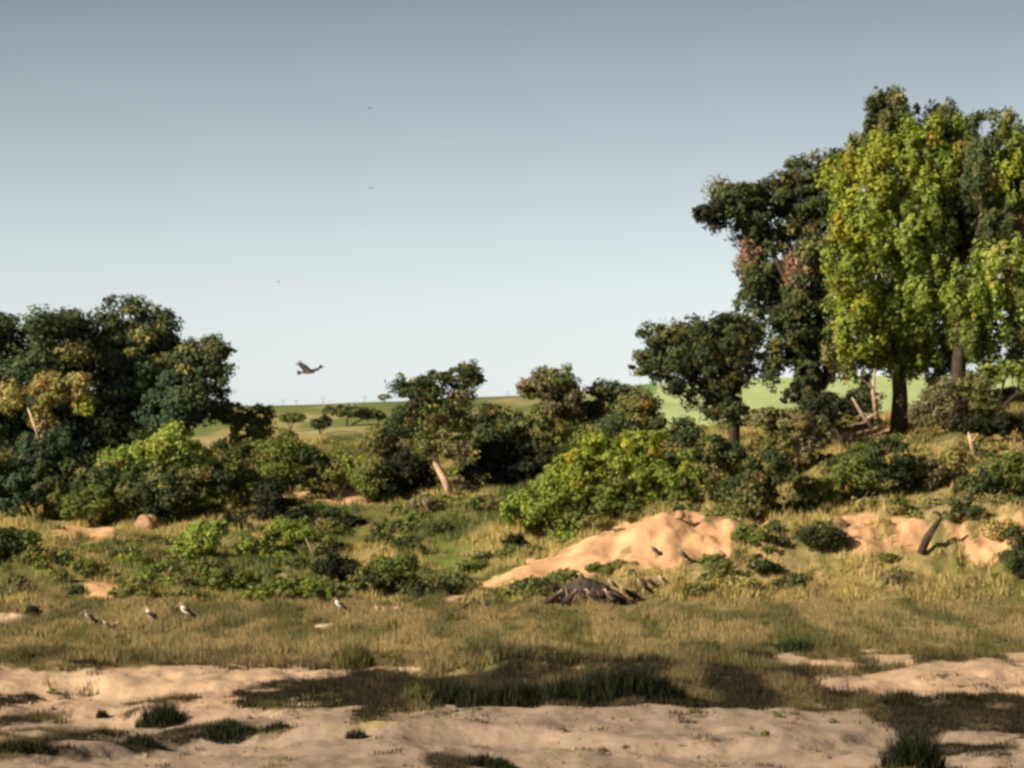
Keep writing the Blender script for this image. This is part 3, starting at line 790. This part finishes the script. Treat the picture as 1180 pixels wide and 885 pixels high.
for i, (a, b2, lb) in enumerate([(710, 812, 'tiny weed on the sand close behind the black bush'), (800, 822, 'tiny weed at the upper edge of the smooth sand'),
                         (895, 827, 'small spreading weed on the smooth sand, nearest the dark band'), (882, 849, 'brown tiny weed in the middle of the smooth sand'),
                         (790, 864, 'small green weed near the bottom of the smooth sand'), (722, 865, 'green sprig on the smooth sand near the bottom'),
                         (695, 868, 'dark dot of a weed left of the green sprig'), (60, 800, 'little upright weed on the bright left sand'),
                         (960, 835, 'tiny weed at the right end of the smooth sand')]):
    shrub(lb, a, b2, [(a, b2 - 3, 6, 3.5)], 'olive', .05, name='weed', cat='weed', group='weeds on the sand', stems=1, lai=1.0, rc=.1)

# low undergrowth, a mass nobody could count
parts = []
px, D, x, z, row = scatter(287, 420, 1900)
for i in range(len(px)):
    dens = fbm(x[i] / 5, D[i] / 12, 61)
    sa, so_, ve = zones(px[i:i+1], row[i:i+1], x[i:i+1], D[i:i+1])
    if (so_[0] > .5 and random.random() < .93) or dens < .40 or row[i] > 694: continue
    r = random.uniform(.25, .8) if random.random() < .7 else random.uniform(.7, 1.3)
    pal = random.choice(['mid', 'olive', 'olive', 'bright', 'forest', 'olive', 'grey', 'dark', 'mid'] if px[i] < 700 else
                        ['olive', 'olive', 'grey', 'ochre', 'dark', 'mid', 'ochre', 'grey', 'forest'])
    parts.append(leaves((x[i], D[i], z[i] + r * .25), (r * 1.4, r * 1.2, r * .65), pal, .19, 1.3, .35))
V, Fc, cc_ = join_np(parts)
tag(link('undergrowth', mesh_np('undergrowth', V, Fc, cc_, M_LEAF)), 'low mixed undergrowth scattered over the slope', 'undergrowth', kind='stuff')

# ------------------------------------------------------------------ dead wood, mounds, stones
def log(label, pts, rad, mat=M_DEAD, name='dead_branch', cat='dead wood', D=None, forks=()):
    D = D or gD(*pts[0][:2])
    base = P(pts[0][0], pts[0][1], D)
    e = link(name, None, loc=base); tag(e, label, cat)
    pt = [P(a, b2, D) - base for a, b2 in pts]
    pt[0] = pt[0] - (pt[1] - pt[0]).normalized() * .2
    v, f = tube(pt, rad, 8, .12)
    link('stem', pymesh('stem', v, f, mat), e)
    for (a, b2), (c_, d_), r in forks:
        p0 = P(a, b2, D) - base; p1 = P(c_, d_, D - .6) - base
        v, f = tube(curve_pts(p0, p1, 4, .1), [r, r * .8, r * .5, r * .2], 6)
        link('fork', pymesh('fork', v, f, mat), e)
    return e
log('leaning split dead stump on the broken bank', [(1062, 636), (1070, 618), (1078, 605), (1085, 597)], [.34, .32, .24, .12], M_BARK, D=297, name='dead_stump', forks=[((1066, 628), (1078, 608), .16)])
log('pinkish fallen branch propped at the foot of the fig tree', [(1004, 492), (990, 472), (982, 458)], [.22, .16, .07], D=331,
    forks=[((998, 482), (1012, 474), .12), ((1000, 486), (980, 490), .12)])
log('bare reddish dead snag rising under the fig crown', [(1010, 480), (1006, 450), (1008, 425)], [.25, .18, .08], D=334, forks=[((1007, 460), (1022, 448), .1), ((1007, 450), (994, 438), .1)])
log('pale broken stump above the dark right bush', [(1122, 522), (1118, 505), (1116, 498)], [.24, .18, .07], M_BARKPALE, D=316, name='dead_stump', forks=[((1119, 510), (1128, 500), .1)])
log('thin white stick poking from the yellow grass rim', [(1070, 585), (1080, 570)], [.09, .04], M_BARKPALE, D=310)
log('pale bare branch hanging in front of the left thicket', [(45, 505), (38, 485), (32, 470)], [.18, .13, .06], M_BARKPALE, D=336, forks=[((41, 494), (50, 484), .08)])
log('dead grey twiggy branch left of the nearly black bush', [(362, 645), (358, 632), (352, 620)], [.1, .07, .03], M_DEAD, forks=[((360, 638), (368, 624), .05), ((358, 632), (346, 628), .05)])

def lump(name, label, px, row, rx, rz, mat, cat, D=None, ry=None, seed=1):
    D = D or gD(px, row)
    x0 = (px - 590) * D / F; base = Vector((x0, D, gz(x0, D)))
    V = []; Fc = []
    nu, nv = 22, 9
    ry = ry or rx
    for j in range(nv):
        for i in range(nu):
            th = 2 * math.pi * i / nu; ph = j / (nv - 1)
            rr = math.cos(ph * math.pi / 2) ** .8; h = math.sin(ph * math.pi / 2)
            k = 0.75 + 0.5 * float(fbm(np.array([math.cos(th) * 1.3 + seed]), np.array([math.sin(th) * 1.3 + ph * 2]), seed)[0])
            V.append((rx * rr * k * math.cos(th), ry * rr * k * math.sin(th), rz * h * k - .12))
    for j in range(nv - 1):
        for i in range(nu):
            Fc.append((j * nu + i, j * nu + (i + 1) % nu, (j + 1) * nu + (i + 1) % nu, (j + 1) * nu + i))
    o = link(name, pymesh(name, V, Fc, mat), loc=base)
    return tag(o, label, cat)
M_SANDM = plain_noise('pale_sand', (.55, .40, .28), .8, .85, 1.1, .08, 2)
lump('termite_mound', 'pinkish brown earth mound under the wide dark bush', 170, 616, 1.4, 1.25, M_ROCK, 'mound', D=329, seed=2)
lump('sand_mound', 'pale sand mound at the left edge of the flat', 12, 718, 1.7, .75, M_SANDM, 'mound', ry=3, seed=3)
lump('sand_mound', 'orange sandy hump on the grassy left slope', 121, 689, 1.5, .7, plain_noise('orange_sand', (.58, .35, .18), .8, .85, 1.1, .08, 2), 'mound', ry=2, seed=4)
lump('sand_mound', 'small pale hump beneath the stork on the flat', 376, 722, .9, .3, M_SANDM, 'mound', ry=2, seed=5)
for a, b2, r, lb in [(728, 664, .4, 'dark boulder in the soil right of the carcass'),
                     (1004, 652, .3, 'pale pink stone below the broken bank'), (783, 598, .5, 'reddish clod on the rim of the orange bank')]:
    lump('boulder', lb, a, b2, r, r * 1.2, M_ROCK if 'dark' not in lb else M_HIDE, 'rock', seed=int(a))

px, D, x, z, row = scatter(130, 205, 5200)
sa, so_, ve = zones(px, row, x, D)
kk = (sa > .5) & (RS.rand(len(x)) < .25 + sstep(.5, .7, fbm(x / 3, D / 9, 71)))
x, D, z = x[kk], D[kk], z[kk]
m_ = len(x); r_ = RS.uniform(.02, .07, m_) * np.where(RS.rand(m_) < .06, 2.4, 1)
oc = np.array([[1, 0, 0], [0, 1, 0], [-1, 0, 0], [0, -1, 0], [0, 0, .8], [0, 0, -.5]], float)
of = np.array([[0, 1, 4], [1, 2, 4], [2, 3, 4], [3, 0, 4], [1, 0, 5], [2, 1, 5], [3, 2, 5], [0, 3, 5]])
V = (np.stack([x, D, z], 1)[:, None] + oc[None] * r_[:, None, None] * RS.uniform(.6, 1.6, (m_, 6, 1))).reshape(-1, 3)
Fc = (of[None] + 6 * np.arange(m_)[:, None, None]).reshape(-1, 3)
dc = np.repeat(C(.10, .07, .05) + RS.rand(m_, 1) * C(.25, .18, .12), 6, 0)
tag(link('river_debris', mesh_np('river_debris', V, Fc, dc, M_FEATHER)), 'pebbles and dung scattered over the dry river sand', 'debris', kind='stuff')

# ------------------------------------------------------------------ poles on the skyline
def post(px, h, lb, D=596):
    x0 = (px - 590) * D / F; base = Vector((x0, D, gz(x0, D)))
    e = link('post', None, loc=base); tag(e, lb, 'post', 'thin posts along the skyline')
    v, f = tube([(0, 0, -.3), (0, 0, h)], [.07, .05], 6)
    link('pole', pymesh('pole', v, f, M_POST), e)
    v, f = tube([(-.45, 0, h * .93), (.45, 0, h * .93)], [.035, .035], 5)
    link('crossbar', pymesh('crossbar', v, f, M_POST), e)
for a, h, lb in [(326, 1.0, 'faint post on the skyline, leftmost by the feathery tree'), (341, .9, 'faint post on the skyline, second from the left'),
                 (372, 1.2, 'faint post on the skyline below the flying vulture'), (420, 1.1, 'faint post on the skyline left of the tiny tree'),
                 (585, .9, 'faint post on the skyline left of the grey olive tree')]:
    post(a, h, lb)
shrub('tiny flat topped tree standing on the skyline', 443, 466, [(443, 457, 8, 2.6), (441, 460, 4, 1.6)], 'olive', .16, D=595, name='small_tree', cat='tree', stems=2, lai=1.0, rc=.3)

# ------------------------------------------------------------------ birds
def loft(path, sides=12):
    """path: (x, z, halfwidth, halfheight, dark01 top, pale bottom) rings in the XZ plane"""
    V = []; Cc = []; Fc = []
    n_ = len(path)
    for i, (x0, z0, hw, hh_, top, bot) in enumerate(path):
        a = path[max(i - 1, 0)]; b2 = path[min(i + 1, n_ - 1)]
        t = Vector((b2[0] - a[0], 0, b2[1] - a[1])).normalized()
        nn = Vector((-t.z, 0, t.x))
        for s in range(sides):
            an = 2 * math.pi * s / sides
            V.append(Vector((x0, 0, z0)) + Vector((0, 1, 0)) * math.cos(an) * hw + nn * math.sin(an) * hh_)
            u = min(1, max(0, .5 + .9 * math.sin(an)))
            Cc.append(tuple(bot[k] * (1 - u) + top[k] * u for k in range(3)))
    for i in range(n_ - 1):
        for s in range(sides):
            s2 = (s + 1) % sides
            Fc.append((i * sides + s, (i + 1) * sides + s, (i + 1) * sides + s2, i * sides + s2))
    Fc.append(tuple(range(sides))); Fc.append(tuple((n_ - 1) * sides + s for s in range(sides - 1, -1, -1)))
    return V, Fc, Cc
WHT = (.72, .66, .58); DRK = (.035, .03, .03); BRN = (.06, .042, .032); PNK = (.45, .27, .2); BUF = (.20, .14, .09)

def stand_bird(label, px, row, h=1.0, face=180, kind='stork', lean=0.0, D=None, scale=1, zoff=None, group=None, name=None, cat=None):
    """face: degrees about Z of the bill direction (180 = left in the photo)"""
    D = D or gD(px, row)
    x0 = (px - 590) * D / F
    z0 = gz(x0, D) if zoff is None else zoff
    e = link(name or ('marabou_stork' if kind == 'stork' else 'vulture'), None, loc=(x0, D, z0))
    e.rotation_euler = (0, 0, math.radians(face)); h *= 1.2; e.scale = (h, h, h)
    tag(e, label, cat or ('stork' if kind == 'stork' else 'vulture'), group)
    WHT, BUF = globals()['WHT'], globals()['BUF']
    if 'pale' in label or 'pinkish' in label: BUF = (.45, .31, .23)
    if 'dark' in label: WHT = (.30, .25, .21)
    if kind == 'stork':
        body = [(-.36, .44, .04, .03, DRK, DRK), (-.28, .50, .10, .09, DRK, WHT), (-.12, .60, .16, .15, DRK, WHT), (.04, .70, .17, .16, DRK, WHT),
                (.15, .79, .12, .12, WHT, WHT), (.20, .88, .07, .07, WHT, WHT), (.19, .96, .045, .045, PNK, PNK), (.22, 1.03, .05, .055, PNK, PNK),
                (.28, 1.03, .045, .045, PNK, PNK), (.32, 1.01, .03, .03, PNK, PNK)]
        bill = [(.29, 1.02), (.42, .92), (.56, .80)]; br = [.035, .03, .006]; legz = .55; lr = .02
    else:
        body = [(-.34, .24, .04, .03, DRK, DRK), (-.26, .30, .10, .09, BRN, BRN), (-.10, .42, .17, .16, BRN, BUF), (.06, .54, .18, .18, BRN, BUF),
                (.17, .63, .13, .13, BUF, BUF), (.23, .70, .07, .07, BUF, BUF), (.26, .77, .045, .045, PNK, WHT), (.30, .82, .05, .05, PNK, WHT),
                (.35, .81, .04, .04, PNK, PNK), (.38, .79, .025, .025, PNK, PNK)]
        bill = [(.36, .80), (.42, .78), (.45, .72)]; br = [.028, .022, .005]; legz = .36; lr = .03
    V, Fc, Cc = loft(body)
    link('body', pymesh('body', V, Fc, M_FEATHER, True, Cc), e)
    v, f = tube([(a, 0, b2) for a, b2 in bill], br, 7)
    link('bill', pymesh('bill', v, f, M_HORN), e)
    zt = body[3][1]; zb = body[1][1]
    for sg in (-1, 1):
        pts = [(.14, sg * .13, zt + .06), (.02, sg * .19, zt), (-.16, sg * .19, (zt + zb) / 2 + .02), (-.34, sg * .10, zb - .02), (-.46, sg * .05, zb - .10)]
        v, f = tube(pts, [(.03, .06), (.045, .15), (.045, .15), (.035, .09), (.01, .02)], 8)
        link('wing', pymesh('wing', v, f, M_DARKW), e)
        v, f = tube([(-.02, sg * .07, legz), (.0, sg * .075, legz * .5), (-.02, sg * .08, 0), (.08, sg * .085, -.02)], [lr * 1.8, lr, lr * .8, lr * .6], 6)
        link('leg', pymesh('leg', v, f, M_HORN), e)
    v, f = tube([(-.26, 0, zb), (-.50, 0, zb - .14)], [(.07, .03), (.10, .012)], 8)
    link('tail', pymesh('tail', v, f, M_DARKW), e)
    return e

stand_bird('hunched dark stork on the flat, leftmost of the birds', 103, 725, 1.0, 200)
stand_bird('marabou stork with white back turned, second from the left', 173, 722, 1.05, 150)
stand_bird('white bellied marabou stork with tail to the right, between hump and second stork', 214, 719, 1.15, 180)
stand_bird('stork on the small pale sand hump', 391, 709, 1.0, 190)
stand_bird('pale vulture low in the grass right of the hunched stork', 123, 727, .7, 160, 'vulture')
stand_bird('pale vulture feeding low beside the first pale vulture', 132, 728, .7, 10, 'vulture')
stand_bird('pinkish vulture in the row on the flat, left end', 437, 710, .75, 170, 'vulture', group='vultures in a row on the flat')
stand_bird('pinkish vulture in the row on the flat, second from left', 445, 711, .75, 200, 'vulture', group='vultures in a row on the flat')
stand_bird('pinkish vulture in the row on the flat, third from left', 453, 711, .75, 340, 'vulture', group='vultures in a row on the flat')
stand_bird('pinkish vulture in the row on the flat, right end', 461, 710, .75, 150, 'vulture', group='vultures in a row on the flat')
stand_bird('dark vulture on the flat, left of two before the orange slope', 536, 705, .8, 15, 'vulture')
stand_bird('dark vulture on the flat, right of two before the orange slope', 560, 706, .9, 190, 'vulture')
stand_bird('dark bird standing in yellow grass below the leaning tree', 492, 594, 1.0, 160, 'vulture')
stand_bird('vulture standing on the orange slope near its right end', 787, 652, 1.1, 200, 'vulture')
stand_bird('dark hunched vulture on the orange slope, highest of the birds', 755, 644, 1.0, 170, 'vulture')
stand_bird('dark vulture in front of the middle of the carcass', 682, 699, 1.35, 150, 'vulture')
stand_bird('dark vulture before the left part of the carcass', 657, 700, 1.35, 30, 'vulture')
stand_bird('dark vulture close right of the carcass head', 730, 693, 1.0, 185, 'vulture')
stand_bird('dark vulture uphill behind the drooping winged one', 749, 680, 1.0, 150, 'vulture')
stand_bird('vulture at the left end of the carcass, head down', 640, 699, 1.3, 10, 'vulture')
stand_bird('vulture in front of the carcass near its right end', 704, 698, 1.3, 170, 'vulture')
stand_bird('vulture standing right of the carcass', 722, 694, 1.3, 190, 'vulture')
stand_bird('brown vulture further right of the carcass, wings drooped', 741, 686, 1.3, 200, 'vulture')
stand_bird('pale fronted vulture uphill right of the carcass', 764, 678, 1.0, 180, 'vulture')

# carcass: one continuous skinned body lying on the slope
Dc = gD(675, 696) - 0.5
xc = (675 - 590) * Dc / F
cb = Vector((xc, Dc, gz(xc, Dc)))
ce = link('carcass', None, loc=cb); tag(ce, 'large grey brown carcass lying on its side at the foot of the slope', 'carcass')
def seg(pts, rad, sides=14):
    return tube(curve_like(pts), rad, sides)
def curve_like(p): return [Vector(q) for q in p]
Vb = []; Fb = []
for pts, rad in [
    ([(-2.0, .1, .7), (-1.6, 0, .85), (-.8, 0, 1.05), (0, 0, 1.15), (.8, 0, 1.05), (1.4, -.05, .85), (1.9, -.1, .7)], [.35, .75, 1.0, 1.12, 1.02, .8, .4]),
    ([(1.6, -.05, .8), (2.1, -.15, .75), (2.6, -.25, .55), (2.95, -.3, .3)], [.5, .58, .42, .2]),
    ([(2.8, -.3, .4), (3.2, -.45, .15), (3.5, -.6, .08)], [.2, .15, .08]),
    ([(-1.5, -.2, .8), (-1.95, -.6, 1.0), (-2.35, -.9, 1.3), (-2.6, -1.1, 1.75)], [.5, .36, .25, .2]),
    ([(-1.5, -.3, .5), (-2.2, -.8, .5), (-2.8, -1.1, .3), (-3.3, -1.3, .25)], [.5, .36, .24, .2]),
    ([(1.2, -.4, .8), (1.2, -1.1, .85), (1.0, -1.6, .7), (.8, -2.1, .55)], [.45, .32, .22, .2]),
    ([(1.3, -.4, .4), (1.6, -1.1, .4), (1.7, -1.7, .25), (1.8, -2.2, .2)], [.45, .32, .22, .2])]:
    v, f = seg(pts, rad); o = len(Vb)
    Vb += v; Fb += [tuple(k + o for k in q) for q in f]
bo = link('body', pymesh('body', Vb, Fb, M_HIDE), ce)
rm = bo.modifiers.new('remesh', 'REMESH'); rm.mode = 'VOXEL'; rm.voxel_size = 0.08; rm.use_smooth_shade = True
sm = bo.modifiers.new('smooth', 'SMOOTH'); sm.factor = .5; sm.iterations = 4
tx = bpy.data.textures.new('hide_folds', 'CLOUDS'); tx.noise_scale = .55; tx.noise_depth = 3
dm = bo.modifiers.new('folds', 'DISPLACE'); dm.texture = tx; dm.strength = .35; dm.mid_level = .5
ce.scale = (1.05, 1, .9)
v, f = tube([(1.9, -.45, 1.15), (1.75, -.75, .9), (1.6, -.85, .45), (1.65, -.8, .15)], [(.15, .03), (.5, .05), (.45, .05), (.12, .03)], 10)
link('ear', pymesh('ear', v, f, M_HIDE), ce)
for xx, tp, ln, r_ in ((-1.85, 1.5, -.35, .05), (-1.5, 1.25, .1, .035), (-1.38, 1.55, -.1, .04), (-.95, 1.0, .25, .035), (-.35, .9, -.3, .04)):
    v, f = tube([(xx, -1.05, .3), (xx + ln * .4, -1.2, tp * .55), (xx + ln * .8, -.95, tp * .85), (xx + ln, -.55, tp)], [r_ * .7, r_, r_, r_ * .4], 6)
    link('rib', pymesh('rib', v, f, M_HORN), ce)
ct = cb.z
stand_bird('vulture perched on top of the carcass, left one', 671, 690, .9, 160, 'vulture', D=Dc + .2, zoff=ct + 1.55)
stand_bird('vulture perched on top of the carcass, right one with pale neck', 705, 690, .9, 200, 'vulture', D=Dc + .1, zoff=ct + 1.15)

# flying vulture, wings raised
def fly(label, px, row, D, s=1.0, name='vulture', cat='vulture', yaw=0, group=None):
    e = link(name, None, loc=P(px, row, D)); e.scale = (s, s, s); e.rotation_euler = (0, 0, math.radians(yaw))
    tag(e, label, cat, group)
    body = [(-.48, -.02, .02, .02, DRK, DRK), (-.36, .0, .09, .07, BRN, BRN), (-.15, .02, .14, .13, BRN, BUF), (.08, .02, .15, .14, BUF, BUF), (.26, .0, .10, .10, BUF, WHT),
            (.36, -.02, .06, .06, WHT, WHT), (.44, -.02, .055, .055, PNK, WHT), (.50, -.03, .03, .03, PNK, PNK)]
    V, Fc, Cc = loft(body)
    link('body', pymesh('body', V, Fc, M_FEATHER, True, Cc), e)
    v, f = tube([(.49, 0, -.03), (.56, 0, -.05), (.58, 0, -.09)], [.022, .016, .004], 6)
    link('bill', pymesh('bill', v, f, M_HORN), e)
    for sg in (1, -1):
        # wing as a thin solid: root -> wrist -> tip with separated primary feathers
        if sg > 0:   # far wing: sweeps up and to the left in the picture
            path = [((.05, .10, .08), .52), ((-.16, .45, .30), .50), ((-.42, .85, .52), .42), ((-.62, 1.1, .66), .30)]; chord = Vector((.62, -.25, .45)).normalized()
        else:        # near wing: out to the right, seen edge on
            path = [((.10, -.10, .06), .46), ((.45, -.42, .12), .34), ((.80, -.78, .20), .24), ((.98, -.95, .34), .16)]; chord = Vector((.45, .5, -.42)).normalized()
        V = []; Fc = []
        for p, c_ in path:
            p = Vector(p)
            for k, th in ((-.5, .0), (-.2, .03), (.2, .03), (.5, 0)):
                V.append(p + chord * k * c_ + Vector((0, 0, th)))
            V.append(p + Vector((0, 0, -.015)))
        for i in range(len(path) - 1):
            o = i * 5
            for a, b2 in ((0, 1), (1, 2), (2, 3), (3, 4), (4, 0)):
                Fc.append((o + a, o + b2, o + 5 + b2, o + 5 + a))
        w = link('wing', pymesh('wing', V, Fc, M_DARKW), e)
        tipd = (Vector(path[-1][0]) - Vector(path[-2][0])).normalized()
        for k in range(5):
            a = Vector(path[-1][0]) + chord * (k / 4 - .5) * path[-1][1]
            dr = (tipd + chord * (k / 4 - .5) * .9).normalized()
            v, f = tube([a - dr * .1, a + dr * .14, a + dr * .28], [(.03, .012), (.03, .01), (.01, .005)], 5)
            link('primary_feather', pymesh('primary_feather', v, f, M_DARKW), w)
    v, f = tube([(-.40, 0, -.01), (-.58, 0, -.03), (-.72, 0, -.05)], [(.05, .03), (.14, .02), (.17, .01)], 8)
    link('tail', pymesh('tail', v, f, M_DARKW), e)
    return e
fly('large dark winged vulture flying across the pale sky', 354, 429, 262, 1.0)
fly('speck of a soaring bird high in the sky, uppermost', 426, 125, 2600, 1.2, 'soaring_bird', 'bird', 20, 'distant soaring birds')
fly('speck of a soaring bird straight below the uppermost one', 428, 217, 2600, 1.2, 'soaring_bird', 'bird', 40, 'distant soaring birds')
fly('speck of a soaring bird lowest and furthest left', 321, 325, 2600, 1.2, 'soaring_bird', 'bird', 0, 'distant soaring birds')

bpy.context.view_layer.update()
tot = sum(len(o.data.polygons) * (2 if len(o.data.polygons) and o.data.polygons[0].loop_total == 4 else 1) for o in S.objects if o.type == 'MESH')
if __import__('os').environ.get('TRI'): open('/tmp/tris','w').write(str(tot))
